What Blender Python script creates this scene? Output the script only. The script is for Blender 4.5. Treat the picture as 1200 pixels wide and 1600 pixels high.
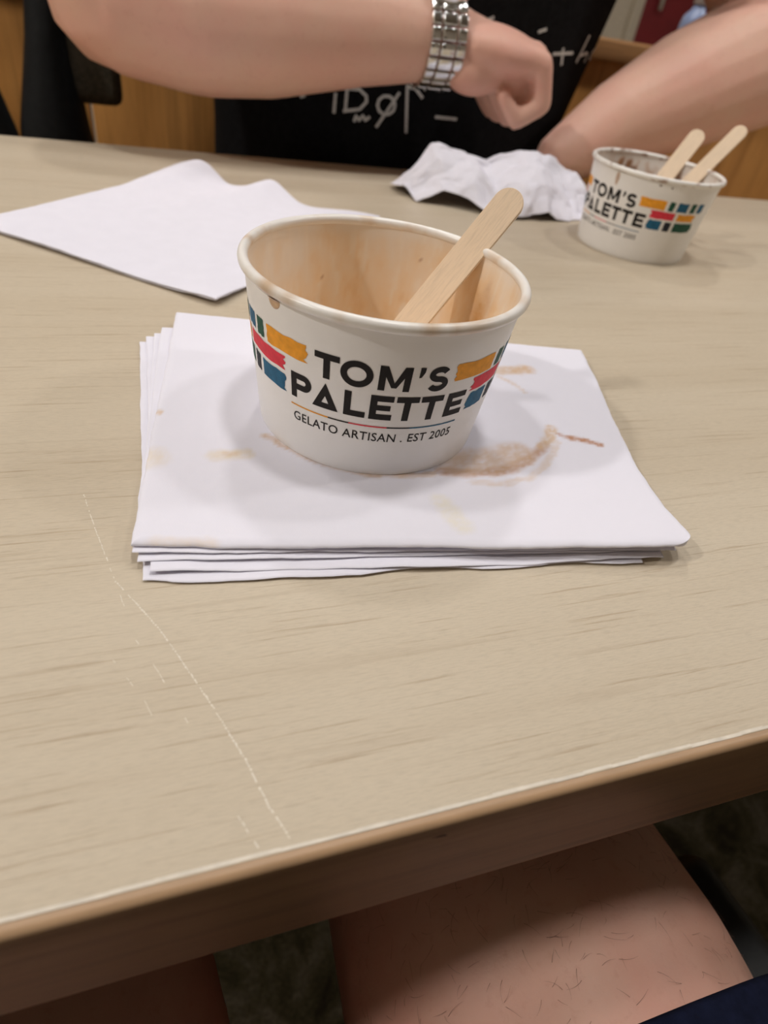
import bpy, bmesh, math, random
from mathutils import Vector, Matrix, noise as mnoise
from mathutils.bvhtree import BVHTree

for o in list(bpy.data.objects):
    bpy.data.objects.remove(o)
scn = bpy.context.scene
C = scn.collection
S = 0.01                       # all lengths below are in centimetres, table top at z = 0
PI = math.pi

# ------------------------------------------------------------------ camera
cam_d = bpy.data.cameras.new('camera')
cam = bpy.data.objects.new('camera', cam_d)
C.objects.link(cam)
cr = Vector((0.94770572, -0.2868499, 0.13989638))
cu = Vector((0.08755572, 0.65521536, 0.75035114))
cf = Vector((0.30690041, 0.69886334, -0.6460667))
M = Matrix.Identity(4)
for i in range(3):
    M[i][0], M[i][1], M[i][2] = cr[i], cu[i], -cf[i]
M[0][3], M[1][3], M[2][3] = 0, 0, 13.625 * S
cam.matrix_world = M
cam_d.sensor_fit = 'VERTICAL'
cam_d.sensor_height = 36
cam_d.sensor_width = 27
cam_d.lens = 980.0 / 1600 * 36
cam_d.clip_start = 0.01
cam_d.dof.use_dof = True
cam_d.dof.focus_distance = 0.205
cam_d.dof.aperture_fstop = 11
scn.camera = cam

# ------------------------------------------------------------------ world, exposure
w = bpy.data.worlds.new('world')
scn.world = w
w.use_nodes = True
w.node_tree.nodes['Background'].inputs[0].default_value = (1, .93, .85, 1)
w.node_tree.nodes['Background'].inputs[1].default_value = 0.02
scn.view_settings.view_transform = 'Standard'
scn.view_settings.look = 'None'
scn.view_settings.gamma = 1
scn.view_settings.use_curve_mapping = False
scn.view_settings.exposure = -0.2
# ceiling downlights: x, y, power; last two are unseen, added as fill
LAMPS = [(24, 26, 9.0), (105, 55, 6.0), (-55, 62, 7.0), (30, 140, 9.0), (-195, 14, 34.0), (225, 16, 18.0)]
LAMP_COL = (1.0, 0.965, 0.93)
CEIL = 185.0
FLOOR = -75.0

# ------------------------------------------------------------------ helpers
ORG = {}

def tag(o, label=None, cat=None, group=None, kind=None):
    if label: o['label'] = label
    if cat: o['category'] = cat
    if group: o['group'] = group
    if kind: o['kind'] = kind
    return o

def thing(name, label, cat, loc=(0, 0, 0), rz=0, group=None):
    o = bpy.data.objects.new(name, None)
    C.objects.link(o)
    o.location = Vector(loc) * S
    o.rotation_euler = (0, 0, rz)
    o.empty_display_size = 0.02
    ORG[o.name] = Vector(loc)
    return tag(o, label, cat, group)

def link(name, me, parent=None, mat=None):
    o = bpy.data.objects.new(name, me)
    C.objects.link(o)
    if parent is not None:
        o.parent = parent
        ORG[o.name] = ORG.get(parent.name, Vector((0, 0, 0)))
    if mat is not None and len(me.materials) == 0:
        me.materials.append(mat)
    return o

def mesh(name, verts, faces, mat, parent=None, smooth=True, local=False):
    org = Vector((0, 0, 0)) if (parent is None or local) else ORG.get(parent.name, Vector((0, 0, 0)))
    me = bpy.data.meshes.new(name)
    me.from_pydata([tuple((Vector(v) - org) * S) for v in verts], [], faces)
    me.materials.append(mat)
    if smooth:
        for p in me.polygons: p.use_smooth = True
    me.update()
    return link(name, me, parent)

def bm_obj(name, bm, mat, parent=None, smooth=True, local=False, recalc=True):
    org = Vector((0, 0, 0)) if (parent is None or local) else ORG.get(parent.name, Vector((0, 0, 0)))
    if recalc:
        bmesh.ops.recalc_face_normals(bm, faces=bm.faces)
    for v in bm.verts: v.co = (v.co - org) * S
    me = bpy.data.meshes.new(name)
    bm.to_mesh(me); bm.free()
    me.materials.append(mat)
    if smooth:
        for p in me.polygons: p.use_smooth = True
    return link(name, me, parent)

def autosmooth(o, ang=40):
    me = o.data
    bm = bmesh.new(); bm.from_mesh(me)
    a = math.radians(ang)
    for e in bm.edges:
        if len(e.link_faces) == 2 and e.calc_face_angle(0) > a: e.smooth = False
    bm.to_mesh(me); bm.free()
    return o

def bake(o):
    dg = bpy.context.evaluated_depsgraph_get()
    dg.update()
    me = bpy.data.meshes.new_from_object(o.evaluated_get(dg))
    old = o.data
    o.modifiers.clear()
    o.data = me
    bpy.data.meshes.remove(old)
    return o

def box_bm(x0, x1, y0, y1, z0, z1, bev=0.0, seg=2):
    bm = bmesh.new()
    bmesh.ops.create_cube(bm, size=1)
    for v in bm.verts:
        v.co = Vector(((x0 + x1) / 2 + v.co.x * (x1 - x0), (y0 + y1) / 2 + v.co.y * (y1 - y0), (z0 + z1) / 2 + v.co.z * (z1 - z0)))
    if bev > 0:
        bmesh.ops.bevel(bm, geom=bm.edges[:], offset=bev, segments=seg, profile=0.5, affect='EDGES')
    return bm

def box(name, x0, x1, y0, y1, z0, z1, mat, parent=None, bev=0.0, seg=2):
    return autosmooth(bm_obj(name, box_bm(x0, x1, y0, y1, z0, z1, bev, seg), mat, parent), 35)

def lathe(prof, n=96, closed=False):
    """profile list of (r,z) -> verts, faces"""
    V, F = [], []
    m = len(prof)
    for i in range(n):
        a = 2 * PI * i / n
        c, s = math.cos(a), math.sin(a)
        for r, z in prof: V.append((r * c, r * s, z))
    for i in range(n):
        j = (i + 1) % n
        for k in range(m if closed else m - 1):
            l = (k + 1) % m
            F.append((i * m + k, j * m + k, j * m + l, i * m + l))
    return V, F

# ------------------------------------------------------------------ materials
def mat_new(name):
    m = bpy.data.materials.new(name)
    m.use_nodes = True
    nt = m.node_tree
    b = nt.nodes['Principled BSDF']
    return m, nt, b

def N(nt, t, **kw):
    n = nt.nodes.new(t)
    for k, v in kw.items(): setattr(n, k, v)
    return n

def coords(nt, scale=(1, 1, 1), rot=(0, 0, 0)):
    tc = N(nt, 'ShaderNodeTexCoord')
    mp = N(nt, 'ShaderNodeMapping')
    mp.inputs['Scale'].default_value = scale
    mp.inputs['Rotation'].default_value = rot
    nt.links.new(tc.outputs['Object'], mp.inputs[0])
    return mp.outputs[0]

def noise_n(nt, vec, scale, detail=4, rough=.55, dist=0):
    n = N(nt, 'ShaderNodeTexNoise')
    n.inputs['Scale'].default_value = scale
    n.inputs['Detail'].default_value = detail
    n.inputs['Roughness'].default_value = rough
    n.inputs['Distortion'].default_value = dist
    nt.links.new(vec, n.inputs['Vector'])
    return n.outputs['Fac']

def ramp(nt, fac, stops):
    r = N(nt, 'ShaderNodeValToRGB')
    el = r.color_ramp.elements
    while len(el) < len(stops): el.new(0.5)
    for e, (p, c) in zip(el, stops):
        e.position = p
        e.color = (c[0], c[1], c[2], 1) if not isinstance(c, (int, float)) else (c, c, c, 1)
    nt.links.new(fac, r.inputs[0])
    return r.outputs[0]

def mixc(nt, fac, a, b, blend='MIX'):
    m = N(nt, 'ShaderNodeMix', data_type='RGBA', blend_type=blend)
    for sock, v in ((m.inputs[0], fac), (m.inputs[6], a), (m.inputs[7], b)):
        if isinstance(v, (int, float)): sock.default_value = v
        elif isinstance(v, tuple): sock.default_value = (*v[:3], 1)
        else: nt.links.new(v, sock)
    return m.outputs[2]

def bump(nt, b, h, strength=.2, dist=.001):
    n = N(nt, 'ShaderNodeBump')
    n.inputs['Strength'].default_value = strength
    n.inputs['Distance'].default_value = dist
    nt.links.new(h, n.inputs['Height'])
    nt.links.new(n.outputs[0], b.inputs['Normal'])

def plain(name, col, rough=.5, metal=0, spec=.5, var=0.06, scale=60, bumpy=0.0, bscale=300, coat=0):
    m, nt, b = mat_new(name)
    v = coords(nt)
    f = noise_n(nt, v, scale, 4)
    lo = tuple(max(0, c * (1 - var)) for c in col); hi = tuple(min(1, c * (1 + var)) for c in col)
    nt.links.new(ramp(nt, f, [(.3, lo), (.7, hi)]), b.inputs['Base Color'])
    b.inputs['Roughness'].default_value = rough
    b.inputs['Metallic'].default_value = metal
    b.inputs['Specular IOR Level'].default_value = spec
    b.inputs['Coat Weight'].default_value = coat
    if bumpy > 0: bump(nt, b, noise_n(nt, v, bscale, 3), bumpy, .0006)
    return m

def wood(name, c_dark, c_mid, c_light, axis='X', lines=130, rough=.45, spec=.4, bstr=.15, line_dark=.75, coarse=10, fine=False):
    m, nt, b = mat_new(name)
    sc = {'X': (.035, 1, 1), 'Y': (1, .035, 1), 'Z': (1, 1, .035)}[axis]
    v = coords(nt, sc)
    f1 = noise_n(nt, v, coarse * 2.2, 5, .6, .3)
    f2 = noise_n(nt, v if not fine else coords(nt, (.026, 1, 1)), lines, 5, .65, .2)
    v2 = coords(nt, tuple(1 if s == 1 else .09 for s in sc))
    f3 = noise_n(nt, v2, lines * 4, 3, .7)
    base = ramp(nt, f1, [(.32, c_mid), (.68, c_light)])
    l1 = ramp(nt, f2, [(.31, (line_dark, line_dark * .92, line_dark * .84)), (.43, 1.0)] if fine else [(.36, line_dark), (.50, 1.0)])
    c = mixc(nt, 1.0, base, l1, 'MULTIPLY')
    l2 = ramp(nt, f3, [(.33, .88), (.55, 1.0)])
    c = mixc(nt, 1.0, c, l2, 'MULTIPLY')
    f4 = noise_n(nt, v, lines * .32, 3, .6, .5)
    c = mixc(nt, ramp(nt, f4, [(.60, 0.0), (.72, .45)]), c, c_dark)
    nt.links.new(c, b.inputs['Base Color'])
    b.inputs['Roughness'].default_value = rough
    b.inputs['Specular IOR Level'].default_value = spec
    if bstr: bump(nt, b, f2, bstr, .0003)
    return m

M_table = wood('laminate_pale_oak', (.45, .365, .265), (.545, .46, .345), (.59, .508, .392), 'X', 680, .48, .35, .12, .76, 16, True)
M_edge = wood('edge_band_wood', (.24, .14, .07), (.40, .25, .14), (.47, .31, .18), 'X', 150, .42, .4, .1, .8)
M_lip = plain('pale_edge', (.64, .58, .49), .4, var=.12, scale=200)
M_under = plain('table_underside', (.10, .07, .05), .7)
M_metal_dk = plain('dark_metal', (.03, .03, .032), .4, metal=.6)
M_scratch = plain('scratch_white', (.72, .66, .56), .5, var=.1, scale=900)
M_booth = wood('booth_wood', (.28, .105, .025), (.54, .245, .062), (.64, .31, .092), 'Z', 60, .4, .4, .1, .8, 6)
M_booth_rail = wood('booth_rail_wood', (.2, .09, .03), (.38, .19, .075), (.46, .24, .10), 'X', 60, .35, .45, .1, .8, 6)
M_wall = plain('cream_wall', (.66, .58, .46), .8, bumpy=.1)
M_darkwall = plain('dark_brown_wall', (.46, .39, .31), .7)
M_ceil = plain('ceiling_white', (.60, .57, .52), .9)
M_red = plain('dark_red_paint', (.21, .012, .018), .5, var=.15, scale=8)
M_black_cloth = plain('black_cotton', (.008, .008, .009), .95, spec=.1, var=.3, scale=200, bumpy=.35, bscale=900)
M_black_bag = plain('black_nylon', (.007, .0075, .008), .75, spec=.25, var=.3, scale=150, bumpy=.3, bscale=700)
M_grey_bag = plain('grey_mesh', (.085, .075, .055), .8, spec=.2, var=.3, scale=300)
M_navy = plain('navy_cotton', (.006, .008, .022), .95, spec=.1, var=.25, scale=200, bumpy=.3, bscale=900)
M_trouser = plain('dark_denim', (.015, .018, .028), .9, spec=.1, var=.25, scale=200, bumpy=.3, bscale=900)
M_shoe = plain('black_leather', (.012, .011, .011), .45)
M_seat = plain('black_vinyl', (.006, .006, .006), .5, spec=.3, bumpy=.25, bscale=300)
M_steel = plain('polished_steel', (.72, .72, .72), .16, metal=1, var=.05)
M_dial = plain('watch_dial', (.02, .022, .03), .2, coat=1)
M_hair = plain('dark_hair', (.022, .013, .009), .55, bumpy=.6, bscale=250)
M_eye = plain('eye_white', (.8, .78, .74), .15)
M_iris = plain('iris_dark', (.05, .025, .012), .1)
M_lip_skin = plain('lip_skin', (.42, .15, .12), .45)
M_shirt_ink = plain('white_print', (.62, .62, .60), .9, spec=.1, var=.25, scale=700)
M_ink = plain('print_black', (.012, .009, .008), .6, spec=.25, var=.2, scale=500)
M_tagink = plain('print_charcoal', (.02, .016, .015), .6, spec=.25)
M_orange = plain('print_orange', (.88, .37, .03), .6, spec=.25, var=.12, scale=400)
M_pinkred = plain('print_red', (.76, .045, .075), .6, spec=.25, var=.12, scale=400)
M_blue = plain('print_blue', (.018, .125, .24), .6, spec=.25, var=.2, scale=400)
M_green = plain('print_green', (.018, .09, .06), .6, spec=.25, var=.3, scale=500)
M_navyink = plain('print_navy', (.02, .022, .035), .6, spec=.25, var=.3, scale=500)
M_bottle = plain('pale_blue_plastic', (.33, .42, .68), .25, var=.1)
M_white_pl = plain('white_plastic', (.75, .75, .78), .3)

def floor_mat():
    m, nt, b = mat_new('mottled_carpet')
    v = coords(nt)
    a = noise_n(nt, v, 14, 6, .7, .6)
    c = ramp(nt, a, [(.36, (.018, .013, .006)), (.5, (.045, .036, .017)), (.62, (.085, .068, .045)), (.72, (.03, .018, .01))])
    f = noise_n(nt, v, 260, 4, .7)
    c = mixc(nt, 1.0, c, ramp(nt, f, [(.3, .45), (.7, 1.25)]), 'MULTIPLY')
    nt.links.new(c, b.inputs['Base Color'])
    b.inputs['Roughness'].default_value = .95
    b.inputs['Specular IOR Level'].default_value = .1
    bump(nt, b, f, .6, .003)
    return m
M_floor = floor_mat()

def skin_mat(name, base, red, dark):
    m, nt, b = mat_new(name)
    v = coords(nt)
    a = noise_n(nt, v, 16, 4, .6)
    c = ramp(nt, a, [(.35, base), (.68, red)])
    f = noise_n(nt, v, 190, 4, .65)
    c = mixc(nt, ramp(nt, f, [(.56, 0.0), (.75, .35)]), c, dark)
    nt.links.new(c, b.inputs['Base Color'])
    b.inputs['Roughness'].default_value = .5
    b.inputs['Specular IOR Level'].default_value = .35
    b.inputs['Subsurface Weight'].default_value = .12
    b.inputs['Subsurface Radius'].default_value = (1, .35, .2)
    b.inputs['Subsurface Scale'].default_value = .006
    bump(nt, b, noise_n(nt, v, 700, 4, .7), .18, .0005)
    return m
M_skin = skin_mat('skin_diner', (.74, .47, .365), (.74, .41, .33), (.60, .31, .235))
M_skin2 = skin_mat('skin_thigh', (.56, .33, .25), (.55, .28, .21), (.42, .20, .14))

def paper_mat(name, col, attr=None, rough=.9, emboss=True, spec=.15):
    m, nt, b = mat_new(name)
    v = coords(nt)
    if attr:
        at = N(nt, 'ShaderNodeAttribute', attribute_name=attr)
        f = noise_n(nt, v, 500, 4, .7)
        c = mixc(nt, ramp(nt, f, [(.3, 0.0), (.7, .10)]), at.outputs['Color'], tuple(x * .93 for x in col))
        nt.links.new(c, b.inputs['Base Color'])
    else:
        f = noise_n(nt, v, 90, 4)
        nt.links.new(ramp(nt, f, [(.3, tuple(x * .97 for x in col)), (.7, col)]), b.inputs['Base Color'])
    b.inputs['Roughness'].default_value = rough
    b.inputs['Specular IOR Level'].default_value = spec
    if emboss:
        wv = N(nt, 'ShaderNodeTexWave', wave_type='BANDS', bands_direction='DIAGONAL')
        wv.inputs['Scale'].default_value = 900
        wv.inputs['Distortion'].default_value = .6
        nt.links.new(v, wv.inputs['Vector'])
        n2 = noise_n(nt, v, 900, 3, .7)
        mx = N(nt, 'ShaderNodeMath', operation='ADD')
        nt.links.new(wv.outputs['Fac'], mx.inputs[0]); nt.links.new(n2, mx.inputs[1])
        bump(nt, b, mx.outputs[0], .08, .0003)
    return m
NAP = (.79, .78, .87)
M_napkin = paper_mat('napkin_tissue', NAP)
M_napkin_st = paper_mat('napkin_tissue_stained', NAP, 'stain')
CUPW = (.90, .885, .875)
M_cup = paper_mat('cup_board', CUPW, None, .38, False, .4)
M_cup_in = paper_mat('cup_inside_residue', CUPW, 'stain', .32, False, .5)
M_rim = paper_mat('cup_rim_board', (.86, .835, .80), 'stain', .3, False, .5)
M_drip = plain('gelato_drip', (.60, .40, .24), .25, var=.2, scale=300)
M_choc2 = plain('thin_chocolate_smear', (.55, .40, .31), .4, var=.2, scale=300)
M_choc = plain('chocolate_smear', (.11, .04, .018), .3, var=.3, scale=300)

def stick_mat():
    return wood('birch_stick', (.82, .64, .46), (.86, .68, .495), (.885, .715, .535), 'Z', 300, .6, .25, .08, .97, 30)
M_stick = stick_mat()

def emit(name, col, s):
    m, nt, b = mat_new(name)
    b.inputs['Base Color'].default_value = (.9, .9, .9, 1)
    b.inputs['Emission Color'].default_value = (*col, 1)
    b.inputs['Emission Strength'].default_value = s
    return m
M_lampglow = emit('lamp_diffuser', LAMP_COL, 9)

# ------------------------------------------------------------------ room
RX0, RX1, RY0, RY1 = -230.0, 330.0, -190.0, 330.0
def struct(o): o['kind'] = 'structure'; return o
struct(box('floor', RX0, RX1, RY0, RY1, FLOOR - 4, FLOOR, M_floor))
struct(box('ceiling', RX0, RX1, RY0, RY1, CEIL, CEIL + 4, M_ceil))
struct(box('wall_back', RX0, RX1, RY1, RY1 + 4, FLOOR, CEIL, M_wall))
struct(box('wall_front', RX0, RX1, RY0 - 4, RY0, FLOOR, CEIL, M_darkwall))
struct(box('wall_left', RX0 - 4, RX0, RY0, RY1, FLOOR, CEIL, M_wall))
struct(box('wall_right', RX1, RX1 + 4, RY0, RY1, FLOOR, CEIL, M_wall))

def ceiling_lamp(i, x, y, pw):
    where = ['nearest above the table front', 'above the right end of the table', 'above the booth left of the table',
             'behind the booth backrest', 'added as fill far to the left of the table', 'added as fill far to the right of the table'][i]
    t = thing('ceiling_light', 'round recessed ceiling downlight ' + where, 'ceiling light', (x, y, CEIL), group='ceiling downlights')
    V, F = lathe([(9.0, -.05), (11.0, -.05), (11.0, -.6), (10.6, -1.0), (9.6, -1.0), (9.0, -.4)], 40, True)
    mesh('trim_ring', V, F, M_white_pl, t, local=True)
    V, F = lathe([(0.01, -.3), (9.0, -.3), (9.0, -.1), (0.01, -.1)], 40, True)
    mesh('diffuser', V, F, M_lampglow, t, local=True)
    ld = bpy.data.lights.new('downlight', 'AREA')
    ld.shape = 'DISK'; ld.size = .17; ld.energy = pw; ld.color = LAMP_COL
    lo = bpy.data.objects.new('downlight', ld); C.objects.link(lo)
    lo.parent = t; lo.location = (0, 0, -.014)
for i, (x, y, pw) in enumerate(LAMPS): ceiling_lamp(i, x, y, pw)

# dark red panel on the far wall
t = thing('red_door', 'dark red door panel on the far cream wall behind the booth', 'door', (254, RY1, FLOOR))
box('panel', 227, 281, RY1 - 3, RY1 - .3, FLOOR, 135, M_red, t, .4)
box('frame', 222, 226.8, RY1 - 4, RY1 - .3, FLOOR, 139, M_wall, t, .3)
box('frame', 281.2, 286, RY1 - 4, RY1 - .3, FLOOR, 139, M_wall, t, .3)
box('handle', 233, 235, RY1 - 7, RY1 - 5, 18, 34, M_steel, t, .6)

# ------------------------------------------------------------------ booth bench
t = thing('booth_bench', 'brown wooden booth bench with tall panelled back behind the diner', 'bench', (25, 95, FLOOR))
for k in range(6):
    box('back_panel', -70 + 32 * k + .15, -70 + 32 * (k + 1) - .15, 95, 98, FLOOR + 4, 8.6, M_booth, t, .25)
box('plinth', -70, 122, 95.3, 97.6, FLOOR, FLOOR + 4.5, M_booth, t, .2)
box('top_rail', -72, 124, 93.4, 100.4, 8.6, 11.0, M_booth_rail, t, .35)
box('seat', -70, 122, 61, 94.8, -33.5, -30, M_booth_rail, t, .8)
box('seat_front', -70, 122, 63, 65.5, FLOOR, -33.6, M_booth, t, .2)

# ------------------------------------------------------------------ table
YN, YF, XL, XR, TT = 4.68, 61.9, -38.0, 104.0, 4.46
tbl = thing('dining_table', 'pale oak laminate dining table with scratched top and brown wooden edge', 'table', ((XL + XR) / 2, (YN + YF) / 2, FLOOR))
top = box('tabletop', XL + .3, XR - .3, YN + .25, YF - .3, -TT + .3, 0.0, M_table, tbl, .03)
# near edge band: rounded top corner, flat face
def edge_band(name, pts, mat, x0, x1, parent):
    V, F = [], []
    n = len(pts)
    K = 40
    for i in range(K + 1):
        x = x0 + (x1 - x0) * i / K
        for (y, z) in pts: V.append((x, y, z))
    for i in range(K):
        for k in range(n):
            l = (k + 1) % n
            F.append((i * n + k, (i + 1) * n + k, (i + 1) * n + l, i * n + l))
    F.append(tuple(range(n))[::-1]); F.append(tuple(K * n + k for k in range(n)))
    return autosmooth(mesh(name, V, F, mat, parent), 50)
arc = [(YN + .25, -.012)] + [(YN + .17 - .17 * math.sin(a), -.17 + .17 * math.cos(a) - .012) for a in [PI / 2 * q / 8 for q in range(9)]]
edge_band('edge_band', arc + [(YN, -TT + .15), (YN + .15, -TT), (YN + .25, -TT)], M_edge, XL, XR, tbl)
edge_band('edge_band', [(YF - .3, -.03), (YF, -.25), (YF, -TT + .1), (YF - .1, -TT), (YF - .3, -TT)], M_edge, XL, XR, tbl)
box('edge_band', XL, XL + .3, YN + .25, YF - .3, -TT, -.02, M_edge, tbl, .05)
box('edge_band', XR - .3, XR, YN + .25, YF - .3, -TT, -.02, M_edge, tbl, .05)
box('underside', XL + .5, XR - .5, YN + .6, YF - .6, -TT, -TT + .28, M_under, tbl)
# pale strip along the joint of top and edge band
def ribbon(name, pts, width, z, mat, parent, seed=0, dash=0.0, jag=.25, step=.16):
    rnd = random.Random(seed)
    P = []
    for (a, b) in zip(pts[:-1], pts[1:]):
        a, b = Vector(a), Vector(b)
        L = (b - a).length
        k = max(1, int(L / step))
        for i in range(k): P.append(a.lerp(b, i / k))
    P.append(Vector(pts[-1]))
    V, F = [], []
    for i in range(len(P) - 1):
        if rnd.random() < dash: continue
        a, b = P[i], P[i + 1]
        d = (b - a).normalized(); nn = Vector((-d.y, d.x))
        w0 = width * (1 + rnd.uniform(-jag, jag)) / 2
        o = nn * rnd.uniform(-.3, .3) * width
        b2 = a + (b - a) * rnd.uniform(.55, 1.0) if dash > 0 else b
        base = len(V)
        for q in (a - nn * w0 + o, b2 - nn * w0 + o, b2 + nn * w0 + o, a + nn * w0 + o): V.append((q.x, q.y, z))
        F.append((base, base + 1, base + 2, base + 3))
    return mesh(name, V, F, mat, parent, smooth=False)
ribbon('pale_lip', [(XL, YN + .31), (XR, YN + .31)], .08, .003, M_lip, tbl, 3, .0, .15, .8)
sc_main = [(-2.86, 16.91), (-2.43, 15.06), (-1.88, 12.95), (-1.32, 11.99), (-.71, 10.9), (.28, 8.6), (.9, 7.0), (1.22, 5.91), (1.55, 5.15)]
ribbon('scratch', sc_main[:3], .030, .004, M_scratch, tbl, 1, .30, .4, .09)
ribbon('scratch', sc_main[2:], .034, .004, M_scratch, tbl, 2, .04, .4, .09)
ribbon('scratch', [(.45, 6.16), (.89, 5.12)], .028, .004, M_scratch, tbl, 4, .35)
ribbon('scratch', [(-1.75, 12.41), (-1.37, 10.82), (-1.04, 10.16), (-.59, 9.05), (-.2, 8.03)], .020, .004, M_scratch, tbl, 5, .62)
ribbon('scratch', [(-1.9, 10.3), (-1.2, 9.0), (-.9, 8.2)], .016, .004, M_scratch, tbl, 6, .75)
mesh('edge_nick', [(4.62, YN - .012, -.62), (4.95, YN - .012, -.60), (5.05, YN - .012, -.72), (4.85, YN - .012, -.70)], [(0, 1, 2, 3)], M_metal_dk, tbl, smooth=False)
for x in (-30, 96):
    box('leg', x - 4, x + 4, 29, 37, FLOOR + 3, -TT, M_metal_dk, tbl, .5)
    box('foot', x - 5, x + 5, 10, 56, FLOOR, FLOOR + 3, M_metal_dk, tbl, .8)

# ------------------------------------------------------------------ napkins
def sstep(a, b, x):
    t_ = max(0.0, min(1.0, (x - a) / (b - a)))
    return t_ * t_ * (3 - 2 * t_)
def fbm(x, y, z=0, o=4):
    return mnoise.fractal(Vector((x, y, z)), 1.0, 2.0, o)   # about -1..1
def seg_d(p, a, b):
    ax, ay = a; bx, by = b
    dx, dy = bx - ax, by - ay
    L = dx * dx + dy * dy
    t_ = 0 if L == 0 else max(0, min(1, ((p[0] - ax) * dx + (p[1] - ay) * dy) / L))
    return math.hypot(p[0] - ax - dx * t_, p[1] - ay - dy * t_)
def poly_d(p, pts):
    if len(pts) == 1: return math.hypot(p[0] - pts[0][0], p[1] - pts[0][1])
    return min(seg_d(p, a, b) for a, b in zip(pts[:-1], pts[1:]))

def set_attr(o, cols, name='stain'):
    at = o.data.color_attributes.new(name, 'FLOAT_COLOR', 'POINT')
    flat = []
    for c in cols: flat += [c[0], c[1], c[2], 1.0]
    at.data.foreach_set('color', flat)

def napkin(name, label, cor, z0, thick, seed, nx=56, ny=56, wave=.03, plies=2, lift=None, bow=None, group=None, mat=None, loc=None, colf=None, rnd_edge=.16, corner=.0):
    """folded paper napkin: plies of soft sheets, edges rounded, in one mesh"""
    FL, FR, BR, BL = [Vector(c) for c in cor]
    org = Vector((*((FL + FR + BR + BL) / 4), z0)) if loc is None else Vector(loc)
    V, F, cols = [], [], []
    rr = random.Random(seed)
    tp = thick / plies
    for ply in range(plies):
        inset = [rr.uniform(0, .10) if ply < plies - 1 else 0.0 for _ in range(4)]
        base = len(V)
        for side in (0, 1):
            for j in range(ny + 1):
                v = j / ny
                # denser toward the edges
                v = .5 - .5 * math.cos(PI * v) if True else v
                for i in range(nx + 1):
                    u = .5 - .5 * math.cos(PI * i / nx)
                    p = (FL * (1 - u) + FR * u) * (1 - v) + (BL * (1 - u) + BR * u) * v
                    if bow: p = p + Vector(bow(u, v))
                    W_, H_ = (FR - FL).length, (BL - FL).length
                    de = min(u * W_, (1 - u) * W_, v * H_, (1 - v) * H_)
                    # ragged soft border
                    eu = (1 if u < .5 else -1) * (1 - sstep(0, .4, min(u, 1 - u) * W_))
                    ev = (1 if v < .5 else -1) * (1 - sstep(0, .4, min(v, 1 - v) * H_))
                    du = (FR - FL).normalized(); dv = (BL - FL).normalized()
                    rag = .05 * fbm(p.x * .9 + ply * 7, p.y * .9, seed * 3.1)
                    p = p + du * eu * (inset[0 if u < .5 else 1] + rag) + dv * ev * (inset[2 if v < .5 else 3] + rag)
                    k = min(1.0, de / max(.02, min(rnd_edge, tp * 1.2)))
                    if corner and u > .5 and v < .5:
                        ax_, ay_ = corner - (1 - u) * W_, corner - v * H_
                        if ax_ > 0 and ay_ > 0:
                            dd_ = math.hypot(ax_, ay_)
                            if dd_ > corner: p = p - du * ax_ * (1 - corner / dd_) + dv * ay_ * (1 - corner / dd_)
                    prof = math.sqrt(max(0.0, 1 - (1 - k) ** 2))
                    h = z0 + wave * fbm(p.x * .22, p.y * .22, seed * 1.7, 3) * (.3 + .7 * 1)
                    if lift: h += lift(u, v, p)
                    mid = h + tp * (ply + .5)
                    z = mid + (tp * .49) * prof * (1 if side else -1)
                    V.append((p.x, p.y, max(z, .006 + .002 * side)))
                    if colf: cols.append(colf(p.x, p.y, u, v) if side else NAP)
        st = (nx + 1) * (ny + 1)
        idx = lambda s, i, j: base + s * st + j * (nx + 1) + i
        for j in range(ny):
            for i in range(nx):
                F.append((idx(1, i, j), idx(1, i + 1, j), idx(1, i + 1, j + 1), idx(1, i, j + 1)))
                F.append((idx(0, i, j), idx(0, i, j + 1), idx(0, i + 1, j + 1), idx(0, i + 1, j)))
        for i in range(nx):
            F.append((idx(0, i, 0), idx(0, i + 1, 0), idx(1, i + 1, 0), idx(1, i, 0)))
            F.append((idx(1, i, ny), idx(1, i + 1, ny), idx(0, i + 1, ny), idx(0, i, ny)))
        for j in range(ny):
            F.append((idx(1, 0, j), idx(1, 0, j + 1), idx(0, 0, j + 1), idx(0, 0, j)))
            F.append((idx(0, nx, j), idx(0, nx, j + 1), idx(1, nx, j + 1), idx(1, nx, j)))
    V = [tuple(Vector(q) - org) for q in V]
    o = mesh(name, V, F, mat or M_napkin)
    o.location = org * S
    if colf: set_attr(o, cols)
    tag(o, label, 'napkin', group)
    return o

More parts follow.
